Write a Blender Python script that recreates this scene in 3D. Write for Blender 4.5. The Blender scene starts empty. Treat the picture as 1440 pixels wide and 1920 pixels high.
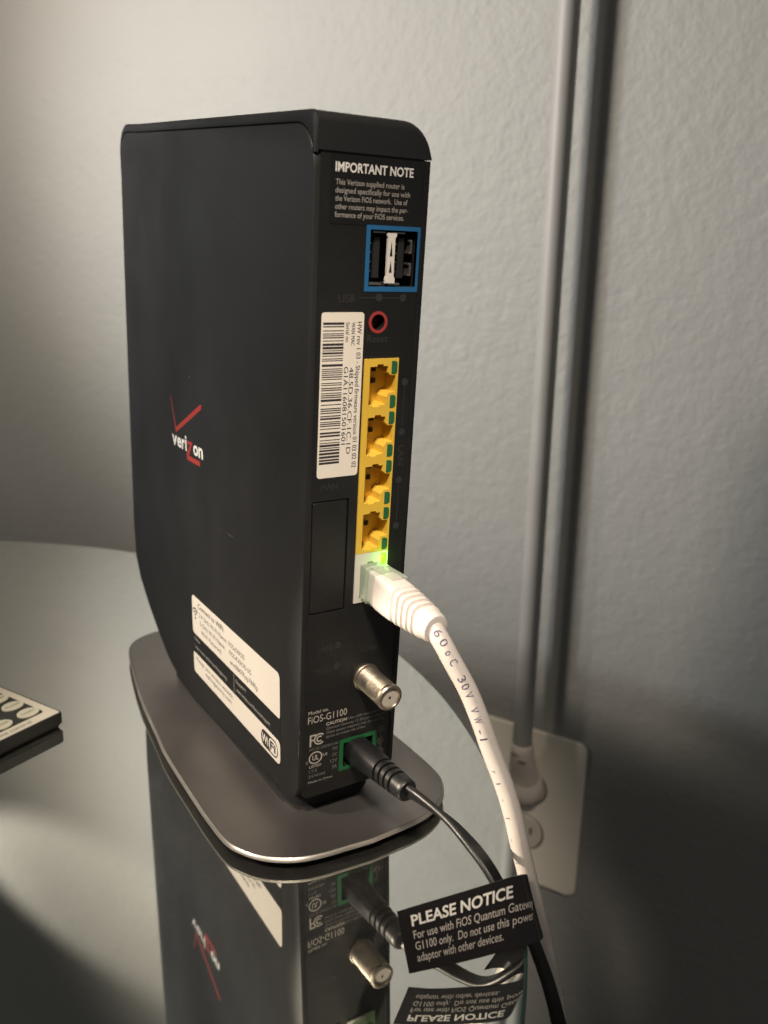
import bpy, bmesh, math, random
from mathutils import Vector, Matrix
random.seed(7)
S = 0.001                      # everything below is written in millimetres
scene = bpy.context.scene
COL = scene.collection

# ------------------------------------------------------------------ camera
cam_d = bpy.data.cameras.new("camera")
cam = bpy.data.objects.new("camera", cam_d); COL.objects.link(cam)
RGT = Vector((0.85358145, -0.52045791, 0.02285326))
UP_ = Vector((0.11864631, 0.23692726, 0.96425542))
FWD = Vector((0.50726893, 0.82035909, -0.26398713))
CAM = Vector((-104.75, -216.304, 152.166))
m = Matrix((RGT, UP_, -FWD)).transposed().to_4x4()
m.translation = CAM * S
cam.matrix_world = m
cam_d.sensor_fit = 'HORIZONTAL'; cam_d.sensor_width = 36; cam_d.lens = 41.16
cam_d.clip_start = 0.01; cam_d.clip_end = 50
cam_d.dof.use_dof = True; cam_d.dof.focus_distance = 0.262; cam_d.dof.aperture_fstop = 20
scene.camera = cam

# ------------------------------------------------------------------ world and lamps
world = bpy.data.worlds.new("World"); scene.world = world; world.use_nodes = True
bg = world.node_tree.nodes['Background']
bg.inputs['Color'].default_value = (0.90, 0.88, 0.84, 1); bg.inputs['Strength'].default_value = 0.115
scene.view_settings.view_transform = 'Standard'; scene.view_settings.look = 'None'
scene.view_settings.exposure = 0; scene.view_settings.gamma = 1
scene.cycles.caustics_reflective = False; scene.cycles.caustics_refractive = False
scene.cycles.max_bounces = 8
# wall frame: origin W0, U runs along the wall to the left of the picture, N points into the room
W0 = Vector((287.905, 202.341, 0)); WU = Vector((-0.45686, 0.88954, 0)); WN = Vector((-0.88954, -0.45686, 0))
def wp(u, z, dist=0): return W0 + WU*u + WN*dist + Vector((0, 0, z))
def aim(o, p, q):
    d = (q - p).normalized()
    o.matrix_world = Matrix.Translation(p*S) @ d.to_track_quat('-Z', 'Y').to_matrix().to_4x4()
def spot(name, p, q, energy, col, size, blend, rad):
    l = bpy.data.lights.new(name, 'SPOT'); l.energy = energy; l.color = col
    l.spot_size = math.radians(size); l.spot_blend = blend; l.shadow_soft_size = rad
    o = bpy.data.objects.new(name, l); COL.objects.link(o); aim(o, p, q); return o
def area(name, p, q, energy, col, sx, sy, spread=180):
    l = bpy.data.lights.new(name, 'AREA'); l.shape = 'RECTANGLE'; l.size = sx; l.size_y = sy
    l.energy = energy; l.color = col; l.spread = math.radians(spread)
    o = bpy.data.objects.new(name, l); COL.objects.link(o); aim(o, p, q); return o
WARM = (1.0, 0.82, 0.64); COOL = (0.80, 0.90, 1.0)
spot("warm_wall_lamp", wp(730, 600, 1000), wp(175, 290), 64, (1.0, 0.89, 0.78), 43, 0.85, 0.11)
spot("cool_wall_lamp", wp(800, 330, 850), wp(110, 210), 25, (0.90, 0.955, 1.0), 44, 0.9, 0.05)
spot("upper_wall_fill", wp(1010, 490, 175), wp(560, 484), 26, (1.0, 0.91, 0.80), 21, 0.5, 0.02)  # added spot, shapes the bright band high on the wall; no lamp there
spot("side_wall_fill", wp(900, 450, 700), wp(440, 150), 13, (1.0, 0.88, 0.74), 60, 1.0, 0.05)  # added fill to lift the dark left part of the wall
spot("sun_beam_lamp", Vector((-620, 190, 292)), Vector((34, -50, 24)), 50.0, (1.0, 0.84, 0.66), 6.6, 0.35, 0.006)
spot("left_side_fill", Vector((-560, 60, 480)), Vector((0, 52, 20)), 22.0, (1.0, 0.88, 0.75), 15, 0.8, 0.03)  # added fill that brightens the sticker on the router's side
spot("overhead_fill", Vector((-237, -350, 637)), Vector((4, 0, 88)), 39.0, (1.0, 0.87, 0.73), 15.0, 0.6, 0.05)  # made-up source: narrow cone brightens the back panel, keeps off the wall
spot("tag_fill", Vector((-260, -290, 300)), Vector((14, -67, -9)), 7.0, (1.0, 0.85, 0.68), 6.5, 0.6, 0.03)  # added fill, only brightens the tag's lettering
spot("remote_fill", Vector((-260, 60, 520)), Vector((-66, 108, -14)), 12.0, (1.0, 0.88, 0.74), 13, 0.9, 0.04)  # extra fill on the remote, stands for no real lamp

# ------------------------------------------------------------------ materials
MATS = {}
def mat(name, col, rough=0.5, metal=0.0, bump=0.0, bscale=800, var=0.0, vscale=60, spec=0.5, coat=0.0, trans=0.0, emit=None, es=0, speck=0.0):
    if name in MATS: return MATS[name]
    M = bpy.data.materials.new(name); M.use_nodes = True; nt = M.node_tree; b = nt.nodes['Principled BSDF']
    b.inputs['Base Color'].default_value = (*col, 1); b.inputs['Roughness'].default_value = rough
    b.inputs['Metallic'].default_value = metal; b.inputs['Specular IOR Level'].default_value = spec
    b.inputs['Coat Weight'].default_value = coat; b.inputs['Transmission Weight'].default_value = trans
    if emit: b.inputs['Emission Color'].default_value = (*emit, 1); b.inputs['Emission Strength'].default_value = es
    tc = nt.nodes.new('ShaderNodeTexCoord')
    if bump:
        n = nt.nodes.new('ShaderNodeTexNoise'); n.inputs['Scale'].default_value = bscale; n.inputs['Detail'].default_value = 3
        nt.links.new(tc.outputs['Object'], n.inputs['Vector'])
        bp = nt.nodes.new('ShaderNodeBump'); bp.inputs['Strength'].default_value = bump; bp.inputs['Distance'].default_value = 0.0005
        nt.links.new(n.outputs['Fac'], bp.inputs['Height']); nt.links.new(bp.outputs['Normal'], b.inputs['Normal'])
    if var:
        n2 = nt.nodes.new('ShaderNodeTexNoise'); n2.inputs['Scale'].default_value = vscale; n2.inputs['Detail'].default_value = 5
        nt.links.new(tc.outputs['Object'], n2.inputs['Vector'])
        r = nt.nodes.new('ShaderNodeMapRange'); r.inputs['From Min'].default_value = 0.3; r.inputs['From Max'].default_value = 0.7
        r.inputs['To Min'].default_value = 1-var; r.inputs['To Max'].default_value = 1+var
        nt.links.new(n2.outputs['Fac'], r.inputs['Value'])
        mx = nt.nodes.new('ShaderNodeVectorMath'); mx.operation = 'SCALE'
        mx.inputs[0].default_value = col; nt.links.new(r.outputs['Result'], mx.inputs['Scale'])
        nt.links.new(mx.outputs['Vector'], b.inputs['Base Color'])
        rr = nt.nodes.new('ShaderNodeMapRange'); rr.inputs['From Min'].default_value = 0.3; rr.inputs['From Max'].default_value = 0.7
        rr.inputs['To Min'].default_value = max(0.02, rough*(1-var*0.6)); rr.inputs['To Max'].default_value = rough*(1+var*0.6)
        nt.links.new(n2.outputs['Fac'], rr.inputs['Value']); nt.links.new(rr.outputs['Result'], b.inputs['Roughness'])
    if speck:
        v = nt.nodes.new('ShaderNodeTexVoronoi'); v.inputs['Scale'].default_value = 130
        nt.links.new(tc.outputs['Object'], v.inputs['Vector'])
        lt = nt.nodes.new('ShaderNodeMath'); lt.operation = 'LESS_THAN'; lt.inputs[1].default_value = 0.022; nt.links.new(v.outputs['Distance'], lt.inputs[0])
        sx_ = nt.nodes.new('ShaderNodeSeparateColor'); nt.links.new(v.outputs['Color'], sx_.inputs['Color'])
        gt = nt.nodes.new('ShaderNodeMath'); gt.operation = 'GREATER_THAN'; gt.inputs[1].default_value = 1-speck; nt.links.new(sx_.outputs[0], gt.inputs[0])
        mu = nt.nodes.new('ShaderNodeMath'); mu.operation = 'MULTIPLY'; nt.links.new(lt.outputs[0], mu.inputs[0]); nt.links.new(gt.outputs[0], mu.inputs[1])
        mixc = nt.nodes.new('ShaderNodeMix'); mixc.data_type = 'RGBA'; mixc.inputs['B'].default_value = (0.5, 0.48, 0.44, 1); nt.links.new(mu.outputs[0], mixc.inputs['Factor'])
        lk = b.inputs['Base Color'].links
        if lk: nt.links.new(lk[0].from_socket, mixc.inputs['A'])
        else: mixc.inputs['A'].default_value = (*col, 1)
        # faint fine scratches
        w = nt.nodes.new('ShaderNodeTexNoise'); w.inputs['Scale'].default_value = 12; w.inputs['Detail'].default_value = 8; w.inputs['Distortion'].default_value = 2.5
        mp = nt.nodes.new('ShaderNodeMapping'); mp.inputs['Rotation'].default_value = (0.6, 0.2, 0.4); mp.inputs['Scale'].default_value = (1, 1, 14)
        nt.links.new(tc.outputs['Object'], mp.inputs['Vector']); nt.links.new(mp.outputs['Vector'], w.inputs['Vector'])
        sr = nt.nodes.new('ShaderNodeMapRange'); sr.inputs['From Min'].default_value = 0.72; sr.inputs['From Max'].default_value = 0.78
        sr.inputs['To Max'].default_value = 0.16; nt.links.new(w.outputs['Fac'], sr.inputs['Value'])
        mix2 = nt.nodes.new('ShaderNodeMix'); mix2.data_type = 'RGBA'; mix2.inputs['B'].default_value = (0.4, 0.39, 0.37, 1)
        nt.links.new(sr.outputs['Result'], mix2.inputs['Factor']); nt.links.new(mixc.outputs['Result'], mix2.inputs['A'])
        nt.links.new(mix2.outputs['Result'], b.inputs['Base Color'])
    MATS[name] = M; return M

def wall_mat():
    M = bpy.data.materials.new('painted_plaster'); M.use_nodes = True; nt = M.node_tree; b = nt.nodes['Principled BSDF']
    L = nt.links.new; N = nt.nodes.new
    tc = N('ShaderNodeTexCoord')
    a = N('ShaderNodeTexNoise'); a.inputs['Scale'].default_value = 105; a.inputs['Detail'].default_value = 4; a.inputs['Roughness'].default_value = 0.55
    L(tc.outputs['Object'], a.inputs['Vector'])
    c = N('ShaderNodeTexNoise'); c.inputs['Scale'].default_value = 260; c.inputs['Detail'].default_value = 3
    L(tc.outputs['Object'], c.inputs['Vector'])
    big = N('ShaderNodeTexNoise'); big.inputs['Scale'].default_value = 14; big.inputs['Detail'].default_value = 2
    L(tc.outputs['Object'], big.inputs['Vector'])
    v = N('ShaderNodeTexVoronoi'); v.inputs['Scale'].default_value = 55; v.inputs['Randomness'].default_value = 1
    L(tc.outputs['Object'], v.inputs['Vector'])
    vr = N('ShaderNodeMapRange'); vr.inputs['From Min'].default_value = 0.0; vr.inputs['From Max'].default_value = 0.22
    vr.inputs['To Min'].default_value = 0.55; vr.inputs['To Max'].default_value = 0.0; L(v.outputs['Distance'], vr.inputs['Value'])
    mask = N('ShaderNodeMapRange'); mask.inputs['From Min'].default_value = 0.52; mask.inputs['From Max'].default_value = 0.66
    L(big.outputs['Fac'], mask.inputs['Value'])
    vm = N('ShaderNodeMath'); vm.operation = 'MULTIPLY'; L(vr.outputs['Result'], vm.inputs[0]); L(mask.outputs['Result'], vm.inputs[1])
    s1 = N('ShaderNodeMath'); s1.operation = 'MULTIPLY_ADD'; s1.inputs[1].default_value = 0.4; L(c.outputs['Fac'], s1.inputs[0]); L(a.outputs['Fac'], s1.inputs[2])
    s2 = N('ShaderNodeMath'); s2.operation = 'ADD'; L(s1.outputs[0], s2.inputs[0]); L(vm.outputs[0], s2.inputs[1])
    s3 = N('ShaderNodeMath'); s3.operation = 'MULTIPLY_ADD'; s3.inputs[1].default_value = 0.7; L(big.outputs['Fac'], s3.inputs[0]); L(s2.outputs[0], s3.inputs[2])
    bp = N('ShaderNodeBump'); bp.inputs['Strength'].default_value = 0.62; bp.inputs['Distance'].default_value = 0.0014
    L(s3.outputs[0], bp.inputs['Height']); L(bp.outputs['Normal'], b.inputs['Normal'])
    cr = N('ShaderNodeMix'); cr.data_type = 'RGBA'; cr.inputs['A'].default_value = (0.29, 0.29, 0.272, 1); cr.inputs['B'].default_value = (0.325, 0.32, 0.298, 1)
    L(big.outputs['Fac'], cr.inputs['Factor']); L(cr.outputs['Result'], b.inputs['Base Color'])
    b.inputs['Roughness'].default_value = 0.55; b.inputs['Specular IOR Level'].default_value = 0.3
    return M

def mirror_mat():
    M = bpy.data.materials.new('mirror_glass'); M.use_nodes = True; nt = M.node_tree; b = nt.nodes['Principled BSDF']
    L = nt.links.new; N = nt.nodes.new
    b.inputs['Base Color'].default_value = (0.73, 0.745, 0.71, 1); b.inputs['Metallic'].default_value = 1
    tc = N('ShaderNodeTexCoord')
    n = N('ShaderNodeTexNoise'); n.inputs['Scale'].default_value = 9; n.inputs['Detail'].default_value = 6; L(tc.outputs['Object'], n.inputs['Vector'])
    r = N('ShaderNodeMapRange'); r.inputs['From Min'].default_value = 0.4; r.inputs['From Max'].default_value = 0.75
    r.inputs['To Min'].default_value = 0.012; r.inputs['To Max'].default_value = 0.05; L(n.outputs['Fac'], r.inputs['Value']); L(r.outputs['Result'], b.inputs['Roughness'])
    # a thin film of dust over the mirror
    d = N('ShaderNodeBsdfDiffuse'); d.inputs['Color'].default_value = (0.36, 0.35, 0.33, 1)
    mx = N('ShaderNodeMixShader')
    n3 = N('ShaderNodeTexNoise'); n3.inputs['Scale'].default_value = 900; n3.inputs['Detail'].default_value = 2; L(tc.outputs['Object'], n3.inputs['Vector'])
    r3 = N('ShaderNodeMapRange'); r3.inputs['From Min'].default_value = 0.5; r3.inputs['From Max'].default_value = 0.8
    r3.inputs['To Min'].default_value = 0.035; r3.inputs['To Max'].default_value = 0.08; L(n3.outputs['Fac'], r3.inputs['Value'])
    sm = N('ShaderNodeTexNoise'); sm.inputs['Scale'].default_value = 18; sm.inputs['Detail'].default_value = 5; sm.inputs['Distortion'].default_value = 1.2; L(tc.outputs['Object'], sm.inputs['Vector'])
    sr = N('ShaderNodeMapRange'); sr.inputs['From Min'].default_value = 0.52; sr.inputs['From Max'].default_value = 0.75; sr.inputs['To Max'].default_value = 0.05; L(sm.outputs['Fac'], sr.inputs['Value'])
    vo = N('ShaderNodeTexVoronoi'); vo.inputs['Scale'].default_value = 85; L(tc.outputs['Object'], vo.inputs['Vector'])
    vl = N('ShaderNodeMath'); vl.operation = 'LESS_THAN'; vl.inputs[1].default_value = 0.016; L(vo.outputs['Distance'], vl.inputs[0])
    vs_ = N('ShaderNodeMath'); vs_.operation = 'MULTIPLY'; vs_.inputs[1].default_value = 0.5; L(vl.outputs[0], vs_.inputs[0])
    a1 = N('ShaderNodeMath'); a1.operation = 'ADD'; L(r3.outputs['Result'], a1.inputs[0]); L(sr.outputs['Result'], a1.inputs[1])
    a2 = N('ShaderNodeMath'); a2.operation = 'ADD'; L(a1.outputs[0], a2.inputs[0]); L(vs_.outputs[0], a2.inputs[1])
    L(a2.outputs[0], mx.inputs[0]); L(b.outputs[0], mx.inputs[1]); L(d.outputs[0], mx.inputs[2])
    L(mx.outputs[0], nt.nodes['Material Output'].inputs['Surface'])
    return M

M_shell = mat('charcoal_plastic', (0.0150, 0.0150, 0.0152), 0.48, bump=0.15, bscale=2500, var=0.16, vscale=25, spec=0.36, speck=0.12)
M_cap = mat('charcoal_cap_plastic', (0.0145, 0.0145, 0.015), 0.42, bump=0.12, bscale=2500, var=0.12, vscale=30, speck=0.1)
M_back = mat('black_panel_plastic', (0.0085, 0.0085, 0.008), 0.5, bump=0.15, bscale=3000, var=0.15, vscale=60)
M_emb = mat('raised_black_lettering', (0.022, 0.022, 0.023), 0.6)
M_core = mat('dark_cavity_plastic', (0.006, 0.006, 0.006), 0.7)
M_base = mat('brushed_bronze_plate', (0.215, 0.20, 0.188), 0.38, metal=0.85, bump=0.06, bscale=4000, var=0.10, vscale=35, speck=0.2)
M_rim = mat('polished_plate_rim', (0.62, 0.57, 0.50), 0.38, metal=0.9, var=0.1)
M_yel = mat('yellow_plastic', (0.66, 0.42, 0.05), 0.42, var=0.05)
M_jwhite = mat('ivory_jack_plastic', (0.60, 0.57, 0.50), 0.45)
M_green = mat('green_print', (0.010, 0.115, 0.035), 0.5)
M_ledoff = mat('green_lens_unlit', (0.02, 0.11, 0.045), 0.25)
M_ledon = mat('green_lens_lit', (0.02, 0.25, 0.01), 0.3, emit=(0.13, 1.0, 0.01), es=4.2)
M_blue = mat('blue_print', (0.015, 0.115, 0.27), 0.5)
M_red = mat('red_print', (0.32, 0.035, 0.035), 0.5)
M_logored = mat('red_logo_print', (0.36, 0.035, 0.030), 0.45)
M_white = mat('white_print', (0.78, 0.75, 0.70), 0.5)
M_grey = mat('grey_print', (0.34, 0.31, 0.28), 0.55)
M_dgrey = mat('dim_grey_print', (0.20, 0.185, 0.17), 0.55)
M_paper = mat('cream_label_paper', (0.72, 0.66, 0.57), 0.45, var=0.03, vscale=40)
M_blabel = mat('black_label_film', (0.010, 0.0098, 0.0095), 0.3, var=0.1)
M_ink = mat('black_ink', (0.03, 0.025, 0.03), 0.5)
M_metal = mat('worn_nickel', (0.46, 0.40, 0.32), 0.38, metal=1, bump=0.08, bscale=900, var=0.15, vscale=300)
M_diel = mat('dull_connector_insert', (0.50, 0.45, 0.38), 0.5)
M_usbw = mat('white_usb_insert', (0.70, 0.66, 0.60), 0.4)
M_usbm = mat('usb_shell_metal', (0.42, 0.37, 0.33), 0.3, metal=0.9)
M_cable = mat('white_cable_jacket', (0.64, 0.585, 0.54), 0.42, bump=0.1, bscale=1200, var=0.03)
M_clear = mat('clear_connector_plastic', (0.50, 0.56, 0.46), 0.10)
M_clear.node_tree.nodes['Principled BSDF'].inputs['Alpha'].default_value = 0.38
M_cord = mat('black_cord_rubber', (0.009, 0.009, 0.0095), 0.4, bump=0.1, bscale=1500, var=0.15, vscale=150)
M_tag = mat('glossy_black_tag', (0.012, 0.010, 0.010), 0.22, bump=0.08, bscale=120)
M_inkblue = mat('faded_blue_ink', (0.10, 0.09, 0.16), 0.5)
M_remote = mat('black_remote_plastic', (0.014, 0.014, 0.013), 0.4, bump=0.1, bscale=2500, var=0.1)
M_rface = mat('cream_remote_film', (0.50, 0.46, 0.37), 0.5)
M_rpanel = mat('black_remote_print', (0.018, 0.018, 0.017), 0.5)
M_rbtn = mat('cream_button_rubber', (0.46, 0.44, 0.33), 0.5)
M_rbtn2 = mat('grey_button_rubber', (0.33, 0.33, 0.30), 0.5)
M_plate = mat('ivory_wall_plate', (0.84, 0.78, 0.66), 0.38, var=0.02, vscale=20)
M_plug = mat('grey_white_plug', (0.62, 0.55, 0.48), 0.42, bump=0.1, bscale=400)
M_tube = mat('grey_tube_paint', (0.30, 0.288, 0.272), 0.52, var=0.05, vscale=30)
M_edge = mat('green_glass_edge', (0.03, 0.09, 0.075), 0.12)
M_floor = mat('dark_floor', (0.10, 0.08, 0.06), 0.6, var=0.2, vscale=8)
M_wall = wall_mat(); M_mirror = mirror_mat()

# ------------------------------------------------------------------ mesh helpers
def link(name, bm, mats, parent=None, smooth=False, xf=None):
    if xf is not None: bmesh.ops.transform(bm, matrix=xf, verts=bm.verts)
    bmesh.ops.scale(bm, vec=(S, S, S), verts=bm.verts)
    me = bpy.data.meshes.new(name); bm.to_mesh(me); bm.free()
    if not isinstance(mats, (list, tuple)): mats = [mats]
    for q in mats: me.materials.append(q)
    if smooth:
        me.polygons.foreach_set('use_smooth', [True]*len(me.polygons))
        me.set_sharp_from_angle(angle=math.radians(38 if smooth is True else smooth))
    o = bpy.data.objects.new(name, me); COL.objects.link(o)
    if parent is not None:
        o.parent = parent
        o.matrix_parent_inverse = parent.matrix_world.inverted()
    return o
def empty(name, loc, label, cat, group=None):
    o = bpy.data.objects.new(name, None); COL.objects.link(o); o.matrix_world = Matrix.Translation(Vector(loc)*S)
    o.empty_display_size = 0.01
    o['label'] = label; o['category'] = cat
    if group: o['group'] = group
    return o
class Frame:
    """a flat drawing frame: origin, right, up; normal = right x up"""
    def __init__(s, o, u, v): s.o = Vector(o); s.u = Vector(u).normalized(); s.v = Vector(v).normalized(); s.n = s.u.cross(s.v)
    def __call__(s, x, y, h=0): return s.o + s.u*x + s.v*y + s.n*h
    def mat(s):
        M = Matrix((s.u, s.v, s.n)).transposed().to_4x4(); M.translation = s.o; return M
def rrect(x0, y0, x1, y1, r=1.0, n=4, rs=None):
    pts = []; rs = rs or (r, r, r, r)     # BL, BR, TR, TL
    for (cx, cy, a, rr) in ((x0, y0, 180, rs[0]), (x1, y0, 270, rs[1]), (x1, y1, 0, rs[2]), (x0, y1, 90, rs[3])):
        ox = cx + (rr if cx == x0 else -rr); oy = cy + (rr if cy == y0 else -rr)
        if rr < 1e-4: pts.append((cx, cy)); continue
        for i in range(n+1):
            t = math.radians(a + 90*i/n); pts.append((ox + rr*math.cos(t), oy + rr*math.sin(t)))
    return pts
def ellipse(cx, cy, a, b, n=24, a0=0, a1=360):
    full = abs(a1-a0-360) < 1e-6
    return [(cx + a*math.cos(math.radians(a0+(a1-a0)*i/(n if full else n-1))), cy + b*math.sin(math.radians(a0+(a1-a0)*i/(n if full else n-1)))) for i in range(n)]
def add_plate(bm, fr, outer, h0, h1, holes=(), mi=0, bevel=0):
    """flat plate between heights h0<h1 in frame fr, with holes"""
    if not holes:
        if bevel:
            cx = sum(p[0] for p in outer)/len(outer); cy = sum(p[1] for p in outer)/len(outer)
            ins = [(p[0] - bevel*(1 if p[0] > cx else -1), p[1] - bevel*(1 if p[1] > cy else -1)) for p in outer]
            rings = [[bm.verts.new(fr(x, y, h0)) for x, y in outer], [bm.verts.new(fr(x, y, h1-bevel)) for x, y in outer], [bm.verts.new(fr(x, y, h1)) for x, y in ins]]
        else:
            rings = [[bm.verts.new(fr(x, y, h)) for x, y in outer] for h in (h0, h1)]
        n = len(outer); fs = [bm.faces.new(rings[0][::-1]), bm.faces.new(rings[-1])]
        for a, b in zip(rings, rings[1:]):
            for i in range(n): fs.append(bm.faces.new((a[i], a[(i+1) % n], b[(i+1) % n], b[i])))
        for f in fs: f.material_index = mi
        return
    t = bmesh.new(); loops = [outer] + list(holes); es = []
    for lp in loops:
        vs = [t.verts.new((x, y, 0)) for x, y in lp]
        for i in range(len(vs)): es.append(t.edges.new((vs[i], vs[(i+1) % len(vs)])))
    bmesh.ops.triangle_fill(t, use_beauty=True, use_dissolve=False, edges=es)
    t.verts.index_update()
    top = [bm.verts.new(fr(v.co.x, v.co.y, h1)) for v in t.verts]; bot = [bm.verts.new(fr(v.co.x, v.co.y, h0)) for v in t.verts]
    for f in t.faces:
        ids = [v.index for v in f.verts]
        if f.normal.z < 0: ids = ids[::-1]
        bm.faces.new([top[i] for i in ids]).material_index = mi; bm.faces.new([bot[i] for i in ids[::-1]]).material_index = mi
    k = 0
    for li, lp in enumerate(loops):
        n = len(lp)
        ar = sum(lp[i][0]*lp[(i+1) % n][1]-lp[(i+1) % n][0]*lp[i][1] for i in range(n))
        flip = (ar < 0) != (li > 0)
        for i in range(n):
            a, b = k+i, k+(i+1) % n
            q = (bot[a], bot[b], top[b], top[a])
            bm.faces.new(q[::-1] if flip else q).material_index = mi
        k += n
    t.free()
def add_box(bm, fr, x0, x1, y0, y1, h0, h1, mi=0, bevel=0):
    add_plate(bm, fr, [(x0, y0), (x1, y0), (x1, y1), (x0, y1)], h0, h1, mi=mi, bevel=bevel)
def add_pocket(bm, fr, outline, h_top, depth, mi=0, mi_back=None):
    """inner walls and floor of a recess"""
    a = [bm.verts.new(fr(x, y, h_top)) for x, y in outline]; b = [bm.verts.new(fr(x, y, h_top-depth)) for x, y in outline]
    n = len(a)
    for i in range(n): bm.faces.new((a[(i+1) % n], a[i], b[i], b[(i+1) % n])).material_index = mi
    bm.faces.new(b).material_index = mi if mi_back is None else mi_back
def add_loft(bm, rings, mi=0, cap=True):
    R = [[bm.verts.new(p) for p in r] for r in rings]; n = len(R[0])
    for a, b in zip(R, R[1:]):
        for i in range(n): bm.faces.new((a[i], a[(i+1) % n], b[(i+1) % n], b[i])).material_index = mi
    if cap:
        bm.faces.new(R[0][::-1]).material_index = mi; bm.faces.new(R[-1]).material_index = mi
def sup(fr, cx, cy, a, b, h, e=2.0, n=28):
    out = []
    for i in range(n):
        t = 2*math.pi*i/n; c, s = math.cos(t), math.sin(t)
        out.append(fr(cx + a*abs(c)**(2/e)*(1 if c >= 0 else -1), cy + b*abs(s)**(2/e)*(1 if s >= 0 else -1), h))
    return out
def catmull(P, n=10):
    P = [Vector(p) for p in P]; Q = [P[0]*2-P[1]] + P + [P[-1]*2-P[-2]]; out = []
    for i in range(1, len(Q)-2):
        p0, p1, p2, p3 = Q[i-1:i+3]
        for k in range(n):
            t = k/n
            out.append(0.5*((2*p1) + (p2-p0)*t + (2*p0-5*p1+4*p2-p3)*t*t + (3*p1-p0-3*p2+p3)*t**3))
    out.append(P[-1]); return out
class Path:
    def __init__(s, P, ref):
        s.P = P; s.L = [0]
        for a, b in zip(P, P[1:]): s.L.append(s.L[-1] + (b-a).length)
        s.T = [(P[min(i+1, len(P)-1)]-P[max(i-1, 0)]).normalized() for i in range(len(P))]
        s.A = []; r = Vector(ref)
        for t in s.T:
            r = (r - t*r.dot(t)).normalized(); s.A.append(r.copy())
        s.B = [t.cross(a) for t, a in zip(s.T, s.A)]
    def at(s, l):
        l = min(max(l, 0), s.L[-1]); i = 0
        while i < len(s.L)-2 and s.L[i+1] < l: i += 1
        f = (l-s.L[i])/(s.L[i+1]-s.L[i])
        mixv = lambda X: (X[i]*(1-f) + X[i+1]*f)
        return mixv(s.P), mixv(s.T).normalized(), mixv(s.A).normalized(), mixv(s.B).normalized()
def tube(bm, path, section, mi=0, cap=True):
    """section(i, L) -> list of (a, b) offsets"""
    rings = []
    for i, p in enumerate(path.P):
        rings.append([p + path.A[i]*a + path.B[i]*b for a, b in section(i, path.L[i])])
    add_loft(bm, rings, mi, cap)
FONT = {}
def glyphs(body, bold=0.0, res=3):
    key = (body, bold)
    if key in FONT: return FONT[key]
    c = bpy.data.curves.new('t', 'FONT'); c.body = body; c.size = 1; c.offset = bold; c.resolution_u = res; c.fill_mode = 'FRONT'
    o = bpy.data.objects.new('t', c); COL.objects.link(o)
    dg = bpy.context.evaluated_depsgraph_get(); dg.update()
    me = bpy.data.meshes.new_from_object(o.evaluated_get(dg))
    vs = [(v.co.x, v.co.y) for v in me.vertices]; fs = [tuple(p.vertices) for p in me.polygons]
    bpy.data.objects.remove(o); bpy.data.curves.remove(c); bpy.data.meshes.remove(me)
    FONT[key] = (vs, fs); return FONT[key]
def add_text(bm, fr, body, x, y, w, h, hh=0.05, bold=0.0, mi=0, mapf=None, base=None):
    """letters fitted to the ink box (x, y, w, h) of frame fr; base: keep descenders below y using cap height h"""
    vs, fs = glyphs(body, bold)
    x0 = min(v[0] for v in vs); x1 = max(v[0] for v in vs)
    if base: y0, y1 = 0.0, 0.729 * 0.95
    else: y0 = min(v[1] for v in vs); y1 = max(v[1] for v in vs)
    sx = w/(x1-x0); sy = h/(y1-y0)
    V = []
    for vx, vy in vs:
        X = x + (vx-x0)*sx; Y = y + (vy-y0)*sy
        V.append(bm.verts.new(mapf(X, Y) if mapf else fr(X, Y, hh)))
    for f in fs:
        try: bm.faces.new([V[i] for i in f]).material_index = mi
        except ValueError: pass

# ------------------------------------------------------------------ setting: wall and floor
bm = bmesh.new()
FW = Frame(wp(0, 0), -WU, (0, 0, 1))        # x of this frame = -u
add_box(bm, FW, -1500, 700, -760, 900, -60, 0)
o = link('wall', bm, M_wall); o['kind'] = 'structure'
bm = bmesh.new(); FG = Frame((0, 0, -760), (1, 0, 0), (0, 1, 0))
add_box(bm, FG, -1600, 900, -1200, 1600, -30, -1)
o = link('floor', bm, M_floor); o['kind'] = 'structure'

# ------------------------------------------------------------------ round mirrored table top
ZT = -20.5
t = empty('round_table', (-198.7, 121.5, ZT-8), 'round mirrored glass table top carrying the black router and its reflection', 'table')
bm = bmesh.new(); NT = 256
FT = Frame((-198.7, 121.5, 0), (1, 0, 0), (0, 1, 0)); R0 = 301.7
rings = [[FT(math.cos(2*math.pi*i/NT)*(R0-a), math.sin(2*math.pi*i/NT)*(R0-a), z) for i in range(NT)] for a, z in
         ((1.2, ZT-7), (0.2, ZT-6), (0, ZT-5), (0, ZT-1.2), (0.25, ZT-0.4), (1.0, ZT))]
add_loft(bm, rings)
for f in bm.faces:
    f.material_index = 0 if (len(f.verts) > 4 and f.calc_center_median().z > ZT-0.5) else 1
link('glass_top', bm, [M_mirror, M_edge], t, smooth=20)

# ------------------------------------------------------------------ router
TH = math.radians(3.395)
PX = Vector((1, 0, 0)); PV = Vector((0, -math.sin(TH), math.cos(TH))); PW = Vector((0, math.cos(TH), math.sin(TH)))
FB = Frame((0, 0, 0), PX, PV)               # back panel, seen from the camera, normal out of the panel
FS = Frame((0, 0, 0), (0, -1, 0), (0, 0, 1))  # left side, reading frame (x = -y world), normal -x
FSL = Frame((0, 0, 0), -PW, PV)             # left side in the leaning frame (x = -w)
router = empty('wifi_router', (17, 75, ZT), 'tall black router standing upright on a bronze oval base plate, ports facing the camera', 'router')
BW = 34.6
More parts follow.
